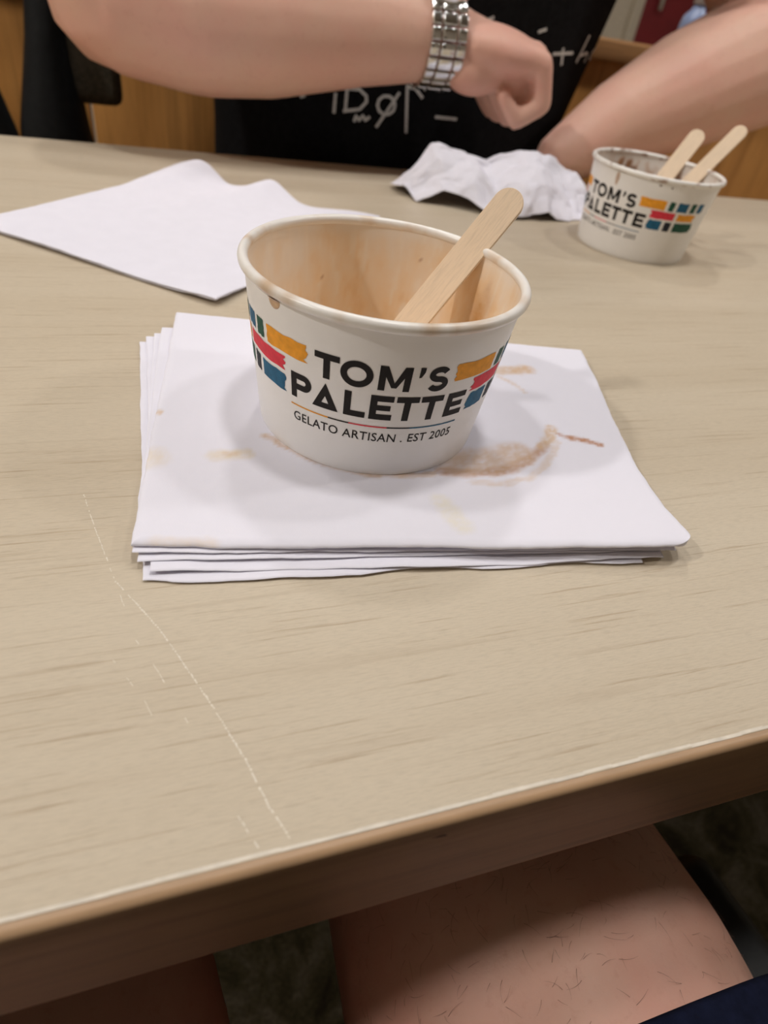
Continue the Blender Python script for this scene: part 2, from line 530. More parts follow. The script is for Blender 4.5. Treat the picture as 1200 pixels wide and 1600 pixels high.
BROWN = (.50, .27, .145); TAN = (.66, .47, .30); PALE = (.76, .66, .52); RUST = (.47, .215, .10)
STAINS = [  # polyline, radius, colour, strength
    ([(8.9, 15.9), (9.57, 15.73), (10.52, 15.62), (11.63, 15.77), (12.75, 16.29), (13.7, 17.05)], .26, BROWN, .85),
    ([(13.5, 16.95), (14.2, 17.5), (14.61, 18.16)], .24, TAN, .85),
    ([(9.6, 16.35), (11.1, 16.35), (12.3, 16.65)], .75, (.62, .43, .28), .75),
    ([(9.81, 15.16), (10.94, 14.9), (12.11, 15.15), (13.19, 15.92), (14.4, 17.15)], .16, TAN, .45),
    ([(14.71, 17.74), (15.13, 17.43)], .14, RUST, .7),
    ([(15.13, 17.43), (15.58, 17.21)], .20, RUST, .9),
    ([(15.58, 17.21), (16.14, 16.85)], .17, RUST, .95),
    ([(13.6, 22.84), (15.07, 22.87)], .38, (.66, .46, .29), .8),
    ([(15.4, 22.84), (15.9, 22.95)], .42, (.66, .44, .25), .85),
    ([(14.2, 22.3), (14.7, 21.5), (14.75, 20.95)], .13, TAN, .5),
    ([(1.23, 17.61), (2.29, 17.61)], .32, PALE, .8), ([(1.6, 17.66), (1.95, 17.66)], .16, TAN, .5),
    ([(-.78, 17.74)], .6, PALE, .6), ([(-.43, 20.5)], .16, TAN, .75),
    ([(8.29, 14.37), (8.38, 13.7), (8.5, 12.9)], .38, (.78, .72, .55), .55),
    ([(-.72, 13.55), (.57, 13.35)], .38, (.78, .66, .55), .55),
    ([(3.1, 18.6), (4.6, 16.9), (6.2, 16.0), (8.5, 15.75)], .16, (.60, .40, .24), .75),
]
def stain_col(x, y, u, v):
    c = Vector(NAP)
    wx = x + .10 * fbm(x * 1.7, y * 1.7, 5); wy = y + .10 * fbm(x * 1.7, y * 1.7, 9)
    for pts, r, col, s in STAINS:
        if min(abs(wx - q[0]) + abs(wy - q[1]) for q in pts) > 6: continue
        d = poly_d((wx, wy), pts)
        if d < r * 1.6:
            k = (1 - sstep(r * .45, r * 1.35, d)) * s
            k *= max(.25, min(1.0, .85 + .55 * fbm(x * 4.2, y * 4.2, 2)))
            c = c.lerp(Vector(col), k)
    return (c.x, c.y, c.z)

stk = 'napkins stacked under the large gelato cup'
lf = lambda u, v, p: .10 * (1 - sstep(0, .12, v)) * math.sin(u * 9 + 1) * .5
napkin('paper_napkin', 'lowest white napkin of the stack under the nearer gelato cup, lying on the table', [(-1.15, 12.8), (14.4, 11.05), (19.5, 24.8), (-1.05, 26.9)], .008, .11, 11, bow=lambda u, v: (0, -.22 * math.exp(-((u - .22) / .13) ** 2) * (1 - sstep(0, .25, v)) - .08 * math.sin(u * 21) * (1 - sstep(0, .1, v))), group=stk)
napkin('paper_napkin', 'second white napkin from the bottom of the stack under the nearer cup', [(-.95, 12.95), (15.2, 11.0), (19.7, 24.9), (-.75, 27.2)], .118, .10, 12, group=stk, lift=lambda u, v, p: .05 * (1 - sstep(0, .08, v)) * math.sin(u * 13 + 2), bow=lambda u, v: (0, -.10 * math.exp(-((u - .55) / .2) ** 2) * (1 - sstep(0, .25, v))))
napkin('paper_napkin', 'middle white napkin of the stack under the nearer cup, its edge fanned out at left', [(-1.25, 13.35), (15.4, 11.2), (19.8, 24.95), (-.45, 27.35)], .218, .10, 13, group=stk)
napkin('paper_napkin', 'white napkin just below the stained top napkin of the stack', [(-1.4, 13.6), (15.7, 11.1), (19.9, 25.0), (-.1, 27.7)], .318, .10, 14, group=stk)
napkin('paper_napkin', 'top white napkin of the stack, stained brown around the nearer gelato cup',
       [(-1.45, 13.75), (16.15, 10.75), (20.1, 24.9), (.6, 28.9)], .37, .26, 15, nx=190, ny=170, wave=.0, plies=1, group=stk, mat=M_napkin_st, colf=stain_col, rnd_edge=.5, corner=.95,
       bow=lambda u, v: (-.75 * math.sin(PI * v) * sstep(.75, 1, u) * (1 - v), 0),
       lift=lambda u, v, p: .22 * sstep(.6, 1, u) * (1 - sstep(0, .3, v)) + .12 * (1 - sstep(0, .16, v)) * sstep(.15, .5, u) + .015 * fbm(p.x * .35, p.y * .35, 3))

# single folded napkin lying by itself further back
def far_lift(u, v, p):
    a = .75 * sstep(.6, 1.0, v) * math.exp(-((u - .07) / .13) ** 2)
    a += .55 * sstep(.6, 1.0, v) * math.exp(-((u - .47) / .10) ** 2)
    a += .25 * math.exp(-((u - .45 + .3 * (1 - v)) / .06) ** 2) * sstep(.2, .9, v)
    a += .22 * math.exp(-((u - .10 + .1 * (1 - v)) / .06) ** 2) * sstep(.3, .9, v)
    a += .10 * sstep(.0, .5, u) * (1 - sstep(.0, .25, v)) * (1 + math.sin(u * 7))
    return a
def far_bow(u, v):
    k = (1.2 * math.exp(-((u - .29) / .09) ** 2) + 1.7 * math.exp(-((u - .70) / .14) ** 2)) * sstep(.55, 1, v)
    return (.664 * -k * .9, .748 * -k * .9)
napkin('paper_napkin', 'loose white folded napkin lying flat by itself near the far left table edge',
       [(-9.6, 40.9), (2.55, 30.8), (15.7, 46.2), (2.6, 54.6)], .01, .24, 21, nx=90, ny=90, wave=.05, lift=far_lift, bow=far_bow)

# crumpled napkin
def crumpled():
    nx, ny = 110, 70
    V, F = [], []
    ridge = [(19.3, .5), (20.4, 1.9), (22.0, 3.35), (24.5, 3.1), (27.0, 2.7), (29.8, 4.5), (31.0, 4.7), (33.2, 3.9), (35.8, 2.1), (37.6, .35)]
    def rz(x):
        for (a, za), (b, zb) in zip(ridge[:-1], ridge[1:]):
            if x <= b: return za + (zb - za) * max(0, (x - a) / (b - a))
        return ridge[-1][1]
    front = [(19.3, 52.6), (20.5, 51.3), (23, 50.6), (26, 48.3), (29, 48.0), (33, 48.6), (36, 49.3), (37.6, 51.0)]
    def fy(x):
        for (a, za), (b, zb) in zip(front[:-1], front[1:]):
            if x <= b: return za + (zb - za) * max(0, (x - a) / (b - a))
        return front[-1][1]
    fz = [(19.3, .9), (20.5, .15), (22.3, 1.2), (24, .9), (26.2, .12), (29, .2), (30.6, .7), (32, .15), (34.6, .1), (37.6, .2)]
    def fzz(x):
        for (a, za), (b, zb) in zip(fz[:-1], fz[1:]):
            if x <= b: return za + (zb - za) * max(0, (x - a) / (b - a))
        return fz[-1][1]
    rnd = random.Random(8)
    # creases: tilted planes folded by |n.p - d|
    creases = []
    for k in range(32):
        a = rnd.uniform(0, PI)
        cx, cy = rnd.uniform(20, 37), rnd.uniform(48, 58)
        creases.append((math.cos(a), math.sin(a), cx, cy, rnd.uniform(.14, .46) * rnd.choice((-1, 1)), rnd.uniform(1.2, 3.0)))
    for j in range(ny + 1):
        v = j / ny
        for i in range(nx + 1):
            u = i / nx
            x = 19.3 + 18.3 * u
            y0 = fy(x); y1 = 57.8 - 2.6 * abs(u - .5) ** 2 * 4
            y = y0 + (y1 - y0) * v
            vm = .56
            if v < vm: z = fzz(x) + (rz(x) - fzz(x)) * (v / vm) ** .8
            else: z = .25 + (rz(x) - .25) * max(0.0, 1 - (v - vm) / (1 - vm)) ** .8
            dz = 0
            for ca, sa, cx, cy, am, R in creases:
                d = (x - cx) * ca + (y - cy) * sa; q = -(x - cx) * sa + (y - cy) * ca
                f = max(0.0, 1 - abs(d) / R) * max(0.0, 1 - abs(q) / (R * 1.5))
                dz += am * f * 2.2
            edge = min(1, 5 * min(v, 1 - v) + .25) * min(1, 6 * min(u, 1 - u) + .3)
            z = z + dz * edge + .10 * fbm(x * .9, y * .9, 4) * edge
            xx = x + .35 * fbm(x * .5, y * .5, 12) ; yy = y + .45 * fbm(x * .45, y * .6, 15)
            V.append((xx - 28.5, yy - 53, max(z, .05)))
    for j in range(ny):
        for i in range(nx):
            a = j * (nx + 1) + i
            F.append((a, a + 1, a + nx + 2, a + nx + 1))
    o = mesh('crumpled_napkin', V, F, M_napkin)
    o.location = Vector((28.5, 53, 0)) * S
    so = o.modifiers.new('s', 'SOLIDIFY'); so.thickness = .0006; so.offset = 1
    bake(o)
    autosmooth(o, 28)
    tag(o, 'crumpled white paper napkin heaped behind the nearer cup at the far table edge', 'napkin')
crumpled()

# ------------------------------------------------------------------ printed gelato cup
RB, RT, CH = 4.095, 4.70, 5.58
def wall_r(h): return RB + (RT - RB) * h / CH
KX = .0794
def stroke2(pts, wd, closed=False):
    """polyline -> quads (list of quads of 2D points) with mitred joints"""
    P = [Vector(p) for p in pts]
    n = len(P)
    Ls, Rs = [], []
    for i in range(n):
        if closed: a, b = P[i - 1], P[(i + 1) % n]
        else: a, b = P[max(0, i - 1)], P[min(n - 1, i + 1)]
        if not closed and i in (0, n - 1):
            d = (b - a).normalized(); m = Vector((-d.y, d.x)) * wd / 2
        else:
            d1 = (P[i] - a).normalized(); d2 = (b - P[i]).normalized()
            n1 = Vector((-d1.y, d1.x)); n2 = Vector((-d2.y, d2.x))
            m = (n1 + n2).normalized(); m = m * (wd / 2 / max(.35, m.dot(n1)))
        Ls.append(P[i] + m); Rs.append(P[i] - m)
    Q = []
    for i in range(n if closed else n - 1):
        j = (i + 1) % n
        Q.append([Rs[i], Rs[j], Ls[j], Ls[i]])
    return Q
def rect(x0, y0, x1, y1): return [[Vector((x0, y0)), Vector((x1, y0)), Vector((x1, y1)), Vector((x0, y1))]]
def letter(ch, wd, h, s):
    if ch == 'T': return rect(0, h - s, wd, h) + rect(wd / 2 - s * .52, 0, wd / 2 + s * .52, h - s * .98)
    if ch == 'L': return rect(0, 0, s * 1.04, h) + rect(s, 0, wd, s)
    if ch == 'E': return rect(0, 0, s * 1.04, h) + rect(s, 0, wd, s) + rect(s, h - s, wd, h) + rect(s, h / 2 - s * .46, wd * .9, h / 2 + s * .46)
    if ch == 'O':
        return stroke2([(wd / 2 + (wd - s) / 2 * math.cos(a), h / 2 + (h + .04 - s) / 2 * math.sin(a)) for a in [2 * PI * k / 40 for k in range(40)]], s, True)
    if ch == 'M':
        return rect(0, 0, s, h) + rect(wd - s, 0, wd, h) + [[Vector((0, h)), Vector((wd / 2 - .08, .13 * h)), Vector((wd / 2 + .08, .13 * h)), Vector((s * 1.15, h))], [Vector((wd, h)), Vector((wd - s * 1.15, h)), Vector((wd / 2 - .08, .13 * h)), Vector((wd / 2 + .08, .13 * h))]]
    if ch == 'P':
        r = (h * .66 - s) / 2
        cy = h - s / 2 - r
        path = [(s * .9, h - s / 2), (wd - s / 2 - r, h - s / 2)] + [(wd - s / 2 - r + r * math.sin(a), cy + r * math.cos(a)) for a in [PI * k / 14 for k in range(1, 14)]] + [(wd - s / 2 - r, cy - r), (s * .9, cy - r)]
        return rect(0, 0, s * 1.04, h) + stroke2(path, s)
    if ch == 'D':    # triangle standing in for A
        a, b, c_ = Vector((0, 0)), Vector((wd, 0)), Vector((wd / 2, h + .03))
        return stroke2([(s * .80, s * .5), (wd - s * .80, s * .5), (wd / 2, h - s * .95)], s * .95, True)
    if ch == 'S':
        pts = []
        rx, ry = (wd - s) / 2, (h + .04 - s) / 4
        cx = wd / 2; y1 = h + .02 - s / 2 - ry; y0 = -.02 + s / 2 + ry
        for k in range(17):
            a = math.radians(25 + 245 * k / 16)
            pts.append((cx + rx * math.cos(a) * (1 if k > 3 else .95), y1 + ry * math.sin(a)))
        for k in range(1, 17):
            a = math.radians(90 - 245 * k / 16)
            pts.append((cx + rx * math.cos(a), y0 + ry * math.sin(a)))
        return stroke2(pts, s * .95)
    if ch == "'":
        return [[Vector((.02, h * .58)), Vector((.10, h * .60)), Vector((.19, h * .82)), Vector((.19, h * 1.0)), Vector((.02, h * 1.0)), Vector((.02, h * .80))]]
    return []

def print_bm(polys, off=.010, step_deg=2.0):
    """polys in (u cm, h cm) -> bmesh wrapped onto the conical wall; azimuth 0 looks along -y"""
    bm = bmesh.new()
    for q in polys:
        vs = [bm.verts.new((p.x, p.y, 0)) for p in q]
        try: bm.faces.new(vs)
        except Exception: pass
    bmesh.ops.triangulate(bm, faces=bm.faces[:])
    xs = [v.co.x for v in bm.verts]
    x0, x1 = min(xs), max(xs)
    st = step_deg * KX
    k = math.ceil(x0 / st)
    while k * st < x1:
        bmesh.ops.bisect_plane(bm, geom=bm.verts[:] + bm.edges[:] + bm.faces[:], plane_co=(k * st, 0, 0), plane_no=(1, 0, 0), dist=1e-5)
        k += 1
    for v in bm.verts:
        a = math.radians(v.co.x / KX) - PI / 2
        h = v.co.y
        r = wall_r(h) + off
        v.co = Vector((r * math.cos(a), r * math.sin(a), h))
    for f in bm.faces:
        f.normal_update()
        c_ = f.calc_center_median()
        if f.normal.dot(Vector((c_.x, c_.y, 0))) < 0: f.normal_flip()
    return bm

def word(spec, h0, h, s):
    polys = []
    for ch, a0, a1 in spec:
        wd = (a1 - a0) * KX
        for q in letter(ch, wd, h, s): polys.append([Vector((p.x + a0 * KX, p.y + h0)) for p in q])
    return polys
ROW1 = [('T', -22.7, -12.4), ('O', -12.0, .8), ('M', 2.9, 15.4), ("'", 18.0, 20.3), ('S', 22.3, 31.5)]
ROW2 = [('P', -34.2, -24.0), ('D', -23.6, -11.8), ('L', -9.6, -.6), ('E', 1.0, 10.4), ('T', 11.5, 21.0), ('T', 21.9, 32.0), ('E', 34.2, 44.0)]
def brush_block(a0, a1, h0, h1, seed, rag_l=True, rag_r=False):
    rnd = random.Random(seed)
    x0, x1 = a0 * KX, a1 * KX
    Hh = h1 - h0
    pts = []
    n = 7
    for k in range(n + 1):      # left side, bottom to top
        e = (rnd.uniform(-.10, .10) if rag_l else rnd.uniform(-.02, .02))
        pts.append(Vector((x0 + e, h0 + Hh * k / n)))
    for k in range(1, 6):
        pts.append(Vector((x0 + (x1 - x0) * k / 6, h1 + rnd.uniform(-.02, .025))))
    for k in range(n + 1):
        e = (rnd.uniform(-.10, .10) if rag_r else rnd.uniform(-.02, .02))
        pts.append(Vector((x1 + e, h1 - Hh * k / n)))
    for k in range(1, 6):
        pts.append(Vector((x1 - (x1 - x0) * k / 6, h0 + rnd.uniform(-.025, .02))))
    return [pts[::-1]]
BLOCKS = [  # az0, az1, h0, h1, material, ragged left, ragged right
    (-48.6, -26.8, 3.80, 4.40, M_orange, 0, 1), (-57.0, -51.2, 3.80, 4.40, M_green, 0, 0), (-67.5, -59.5, 3.84, 4.40, M_blue, 0, 0), (-76, -70, 3.84, 4.40, M_green, 0, 0), (-86, -79, 3.84, 4.40, M_blue, 1, 0),
    (-65.5, -38.0, 3.17, 3.68, M_pinkred, 0, 1), (-86, -68.5, 3.17, 3.66, M_orange, 1, 0),
    (-54.2, -38.2, 2.40, 3.02, M_blue, 0, 1), (-62.5, -57.0, 2.40, 3.02, M_navyink, 0, 0), (-82, -65.5, 2.40, 3.0, M_green, 1, 0),
    (34.8, 57.0, 3.78, 4.40, M_orange, 1, 0), (60.0, 65.0, 3.80, 4.40, M_green, 0, 0), (68.0, 79.0, 3.80, 4.40, M_blue, 0, 0), (82.0, 88.0, 3.80, 4.40, M_green, 0, 0), (91.0, 98.0, 3.80, 4.40, M_blue, 0, 1),
    (46.6, 69.0, 3.20, 3.70, M_pinkred, 1, 0), (72.0, 92.0, 3.20, 3.66, M_orange, 0, 1),
    (47.4, 59.5, 2.44, 3.08, M_blue, 1, 0), (62.5, 69.2, 2.44, 3.05, M_navyink, 0, 0), (72.0, 94.0, 2.44, 3.05, M_green, 0, 1)]
RULE = [(-34.6, -16.0, M_orange), (-16.0, -6.9, M_tagink), (-6.9, 9.4, M_pinkred), (9.4, 19.5, M_navyink), (19.5, 43.1, M_blue)]

def tagline_polys():
    cu_ = bpy.data.curves.new('tagline', 'FONT')
    cu_.body = 'GELATO ARTISAN . EST 2005'
    cu_.size = 1; cu_.resolution_u = 3; cu_.offset = .006; cu_.space_character = 1.06
    ob = bpy.data.objects.new('tagline_tmp', cu_); C.objects.link(ob)
    dg = bpy.context.evaluated_depsgraph_get(); dg.update()
    me = bpy.data.meshes.new_from_object(ob.evaluated_get(dg))
    bpy.data.objects.remove(ob); bpy.data.curves.remove(cu_)
    xs = [v.co.x for v in me.vertices]; ys = [v.co.y for v in me.vertices]
    x0, x1, y0, y1 = min(xs), max(xs), min(ys), max(ys)
    A0, A1, H0, H1 = -33.2 * KX, 42.0 * KX, 1.50, 1.84
    polys = []
    for p in me.polygons:
        polys.append([Vector((A0 + (me.vertices[i].co.x - x0) / (x1 - x0) * (A1 - A0), H0 + (me.vertices[i].co.y - y0) / (y1 - y0) * (H1 - H0))) for i in p.vertices])
    bpy.data.meshes.remove(me)
    return polys
TAG = tagline_polys()

def inner_colour(kind, a, h):
    """residue on the inside wall: a azimuth (radians), h height above the base"""
    ca, sa = math.cos(a), math.sin(a)
    base = Vector((.88, .84, .79))
    n1 = fbm(ca * 1.5 + 3, sa * 1.5, h * .35, 4)
    n2 = fbm(ca * 5 + 1, sa * 5, h * .45 + 7, 4)
    n3 = fbm(ca * 9, sa * 9, h * 1.3 + 3, 5)
    if kind == 'caramel':
        k = .72 + .38 * n1 + .28 * n2 + .12 * n3 + .06 * (3.5 - h)
        k = max(.30, min(1, k))
        if h > 5.0: k *= .5 + .5 * sstep(5.5, 5.0, h)
        c = base.lerp(Vector((.88, .655, .42)), k)
        d = max(0, n2 * .9 + n3 * .4 + n1 * .5 - .28) * (1 - .5 * sstep(3.5, 5, h))
        c = c.lerp(Vector((.76, .50, .25)), min(.7, d))
        wv = max(0, fbm(ca * 13 + 5, sa * 13, h * .5 + 1.5 * n1, 3) - .15) * sstep(.8, 2.5, h)
        c = c.lerp(Vector((.92, .82, .70)), min(.6, wv * 1.6))
        # darker run of sauce beside the spoon
        da = (math.degrees(a) - 12 + 180) % 360 - 180
        q = math.exp(-(da / 7.5) ** 2) * (1 - sstep(3.6, 5.2, h + .4 * n3))
        c = c.lerp(Vector((.50, .25, .07)), min(1, q * .95))
        # few tiny specks
        sp = fbm(ca * 26, sa * 26, h * 5.5, 2)
        if sp > .88: c = c.lerp(Vector((.45, .21, .08)), .7)
        return c
    dd = math.degrees(a) % 360
    g = lambda m, w_: math.exp(-(((dd - m + 180) % 360 - 180) / w_) ** 2)
    k = max(0, (3.2 - h) * .6) + .5 * n2 + .3 * n1 - .1
    k += 1.3 * g(172, 20) * sstep(5.15, 4.7, h) + (2.0 * g(80, 22) + 1.2 * g(22, 14)) * sstep(5.3, 4.5, h + .9 * n3 + .6 * n2) * (.75 + n2)
    k = max(0, min(1, k))
    c = base.lerp(Vector((.50, .23, .07)), k)
    c = c.lerp(Vector((.13, .04, .018)), max(0, min(1, k * 1.5 - .85 + .6 * n3 + .5 * g(172, 22))))
    return c

def gelato_cup(kind, label, loc, rz):
    t = thing('gelato_cup', label, 'cup', loc, rz, 'printed paper gelato cups')
    # outer wall
    V, F = lathe([(RB - .25, .12), (RB - .22, .02), (RB - .02, .0), (RB, .04)] + [(wall_r(h), h) for h in (.3, 1, 2, 3, 4, 5, 5.45)], 160)
    mesh('wall', V, F, M_cup, t, local=True)
    # inside: floor and lining with residue colours
    th = .07
    prof = [(.01, .42)] + [(r, .42) for r in (.8, 1.6, 2.4, 3.2)] + [(RB - th - .12, .42), (RB - th + .03, .55)] + [(wall_r(h) - th, h) for h in [.7 + .13 * k for k in range(38)]]
    n = 240
    V, F = lathe(prof, n)
    F = [f[::-1] for f in F]
    o = mesh('inner_lining', V, F, M_cup_in, t, local=True)
    cols = []
    for (x, y, z) in V:
        a = math.atan2(y, x) + rz
        if z < .5:
            r = math.hypot(x, y)
            cols.append(inner_colour(kind, a if r > 1 else 0, z + (RB - r) * -.5) )
        else: cols.append(inner_colour(kind, a, z))
    set_attr(o, cols)
    # rolled rim
    rc, rt = 4.72, .17
    nn = 200
    V, F = lathe([(rc + rt * math.cos(b), CH + .07 + rt * math.sin(b) * 1.05) for b in [2 * PI * k / 16 for k in range(16)]], nn, True)
    F = [f[::-1] for f in F]
    o = mesh('rolled_rim', V, F, M_rim, t, local=True)
    cols = []
    for (x, y, z) in V:
        a = math.atan2(y, x) + rz
        c = Vector((.86, .835, .80))
        if kind == 'caramel':
            k = max(0, fbm(math.cos(a) * 4, math.sin(a) * 4, z * .8, 4) * .9 - .02)
            inner = math.hypot(x, y) < rc
            c = c.lerp(Vector((.66, .48, .32)), min(.7, k * (1.3 if inner else .8)))
            for ad, w_, s_ in ((-154, 5, .85), (-143, 3.5, .6), (-92, 4.0, .65), (-83, 2.5, .5), (-72, 6, .35), (158, 3, .6), (-40, 5, .4)):
                da = (math.degrees(a) - ad + 180) % 360 - 180
                c = c.lerp(Vector((.55, .36, .20)), s_ * math.exp(-(da / w_) ** 2))
        else:
            k = max(0, fbm(math.cos(a) * 9, math.sin(a) * 9, z * 3, 4) * 1.6 - .25)
            if math.hypot(x, y) < rc: k *= 2
            c = c.lerp(Vector((.25, .10, .04)), min(.8, k))
        cols.append(c)
    set_attr(o, cols)
    # side seam of the rolled board
    bm = print_bm(rect(150 * KX, .05, 151.2 * KX, 5.4), .012)
    bm_obj('side_seam', bm, M_cup, t, smooth=True, local=True, recalc=False)
    return t

def add_print(t):
    bm_obj('lettering', print_bm(word(ROW1, 3.51, .87, .212)), M_ink, t, local=True, recalc=False)
    bm_obj('lettering', print_bm(word(ROW2, 2.39, .92, .218)), M_ink, t, local=True, recalc=False)
    bm_obj('tagline', print_bm(TAG), M_tagink, t, local=True, recalc=False)
    for a0, a1, m in RULE:
        bm_obj('rule_line', print_bm(rect(a0 * KX, 2.065, a1 * KX, 2.115)), m, t, local=True, recalc=False)
    for i, (a0, a1, h0, h1, m, rl, rr_) in enumerate(BLOCKS):
        bm_obj('brush_stroke', print_bm(brush_block(a0, a1, h0, h1, 40 + i, rl, rr_)), m, t, local=True, recalc=False)

CX, CY, CZ = 7.25, 19.99, .62
rz1 = math.radians(-109.94 + 90)
cup1 = gelato_cup('caramel', 'large white gelato cup on the napkin stack, caramel residue inside, one wooden spoon', (CX, CY, CZ), rz1)
add_print(cup1)
# drips over the rim
def blob_bm(pts):
    bm = bmesh.new()
    for c_, r in pts:
        bmesh.ops.create_icosphere(bm, subdivisions=3, radius=1, matrix=Matrix.Translation(c_) @ Matrix.Diagonal((*r, 1)))
    return bm
def rim_pt(az, r, h):      # az in world degrees, in the cup's own frame
    a = math.radians(az) - rz1
    return Vector((r * math.cos(a), r * math.sin(a), h))
def drip(azw, h, wdt, hgt, mat, parent, thick=.05, rz=rz1):
    """a flat run of gelato that hugs the wall below the rim"""
    bm = bmesh.new()
    bmesh.ops.create_icosphere(bm, subdivisions=3, radius=1)
    for v in bm.verts:
        a = math.radians(azw + v.co.x * wdt / .0829) - rz
        hh = h + v.co.y * hgt + .25 * hgt * v.co.x * v.co.x
        r = wall_r(hh) + .17 * sstep(5.36, 5.5, hh) + v.co.z * thick
        v.co = Vector((r * math.cos(a), r * math.sin(a), hh))
    return bm_obj('drip', bm, mat, parent, local=True)
drip(-152, 5.28, .27, .19, M_drip, cup1, .03)

cup2 = gelato_cup('chocolate', 'white gelato cup at the far right of the table, chocolate residue, two wooden spoons', (35.62, 43.22, .0), math.radians(math.degrees(math.atan2(-43.22, -35.62)) - 38.5 + 90))
rz2 = cup2.rotation_euler.z
drip(-160, 5.0, .16, .42, M_choc2, cup2, .02, rz2)
drip(-122, 5.28, .10, .05, M_choc, cup2, .02, rz2)
drip(-112, 5.26, .07, .05, M_choc, cup2, .02, rz2)
for ch in list(cup1.children):          # same print: copies share the mesh data
    if ch.name.split('.')[0] in ('lettering', 'tagline', 'rule_line', 'brush_stroke'):
        c_ = ch.copy(); C.objects.link(c_); c_.parent = cup2

# ------------------------------------------------------------------ wooden spoons
def spoon(label, B, tip_dir_pt, length, wd, face, taper=.0):
    """flat wooden gelato paddle from B through a point, wide face turned towards `face`"""
    B = Vector(B); d = (Vector(tip_dir_pt) - B).normalized()
    f = Vector(face) - B; f = (f - d * f.dot(d)).normalized()
    s = d.cross(f).normalized()
    out = []
    n = 12
    hw = wd / 2
    prof = []
    for k in range(n + 1):                 # half outline, local (length, half width)
        a = PI / 2 * k / n
        prof.append((hw - hw * math.cos(a), hw * math.sin(a)))
    prof.append((length * .35, hw * (1 - taper * .5)))
    prof.append((length * .6, hw * (1 - taper)))
    hw2 = hw * (1 - taper * .3)
    for k in range(n + 1):
        a = PI / 2 * k / n
        prof.append((length - hw2 + hw2 * math.sin(a), hw2 * math.cos(a)))
    outl = prof + [(l, -w_) for l, w_ in prof[::-1][1:-1]]
    th = .075
    bm = bmesh.new()
    vs = [bm.verts.new(Vector((w_, 0, l)) - Vector((0, th, 0))) for l, w_ in outl]
    fc = bm.faces.new(vs)
    ext = bmesh.ops.extrude_face_region(bm, geom=[fc])
    for v in [e for e in ext['geom'] if isinstance(e, bmesh.types.BMVert)]: v.co.y += 2 * th
    bmesh.ops.recalc_face_normals(bm, faces=bm.faces)
    ed = [e for e in bm.edges if e.calc_face_angle(0) > 1.2]
    bmesh.ops.bevel(bm, geom=ed, offset=.03, segments=2, affect='EDGES')
    o = bm_obj('wooden_spoon', bm, M_stick)
    autosmooth(o, 30)
    Mx = Matrix.Identity(4)
    for i in range(3):
        Mx[i][0], Mx[i][1], Mx[i][2], Mx[i][3] = s[i], -f[i], d[i], B[i] * S
    o.matrix_world = Mx
    tag(o, label, 'spoon', 'flat wooden gelato spoons')
    return o
eye = (0, 0, 13.6)
spoon('flat wooden spoon leaning in the nearer gelato cup', (7.15, 20.95, 1.18), (11.30, 21.98, 6.45), 9.15, 1.15, (0, 3, 26))
spoon('broader of the two wooden spoons in the far gelato cup, on the left', (35.2, 44.1, .62), (39.35, 45.75, 5.85), 9.45, 1.25, (0, 0, 30))
spoon('narrower longer wooden spoon at the right in the far gelato cup', (36.0, 43.4, .62), (40.05, 43.62, 5.78), 10.3, 1.1, (0, 10, 40))

# ------------------------------------------------------------------ people
def add_cap(bm, p0, p1, r0, r1, n=20):
    p0, p1 = Vector(p0), Vector(p1)
    bmesh.ops.create_icosphere(bm, subdivisions=2, radius=r0, matrix=Matrix.Translation(p0))
    bmesh.ops.create_icosphere(bm, subdivisions=2, radius=r1, matrix=Matrix.Translation(p1))
    d = p1 - p0
    q = Vector((0, 0, 1)).rotation_difference(d)
    bmesh.ops.create_cone(bm, cap_ends=True, cap_tris=False, segments=n, radius1=r0, radius2=r1, depth=d.length,
                          matrix=Matrix.Translation((p0 + p1) / 2) @ q.to_matrix().to_4x4())
def add_ell(bm, c_, r, rot=None, sub=3):
    m = Matrix.Translation(Vector(c_)) @ (rot if rot is not None else Matrix.Identity(4)) @ Matrix.Diagonal((*r, 1))
    bmesh.ops.create_icosphere(bm, subdivisions=sub, radius=1, matrix=m)
def chain(bm, pts):
    for (a, ra), (b, rb) in zip(pts[:-1], pts[1:]): add_cap(bm, a, b, ra, rb)
def remesh(name, bm, mat, parent, voxel, smooth=6, fac=.5):
    o = bm_obj(name, bm, mat, parent, recalc=False)
    r = o.modifiers.new('r', 'REMESH'); r.mode = 'VOXEL'; r.voxel_size = voxel * S; r.use_smooth_shade = True
    s = o.modifiers.new('s', 'SMOOTH'); s.iterations = smooth; s.factor = fac
    bake(o)
    if not o.data.materials: o.data.materials.append(mat)
    for p in o.data.polygons: p.use_smooth = True
    return o
def ring_loft(bm, secs, n=48, p=2.3):
    """secs: (z, cx, cy, a, b) superellipse rings, closed at both ends"""
    rings = []
    for z, cx, cy, a, b in secs:
        R = []
        for k in range(n):
            q = 2 * PI * k / n
            c_, s_ = math.cos(q), math.sin(q)
            R.append(bm.verts.new((cx + a * math.copysign(abs(c_) ** (2 / p), c_), cy + b * math.copysign(abs(s_) ** (2 / p), s_), z)))
        rings.append(R)
    for A, B in zip(rings[:-1], rings[1:]):
        for k in range(n): bm.faces.new((A[k], A[(k + 1) % n], B[(k + 1) % n], B[k]))
    bm.faces.new(rings[0][::-1]); bm.faces.new(rings[-1])

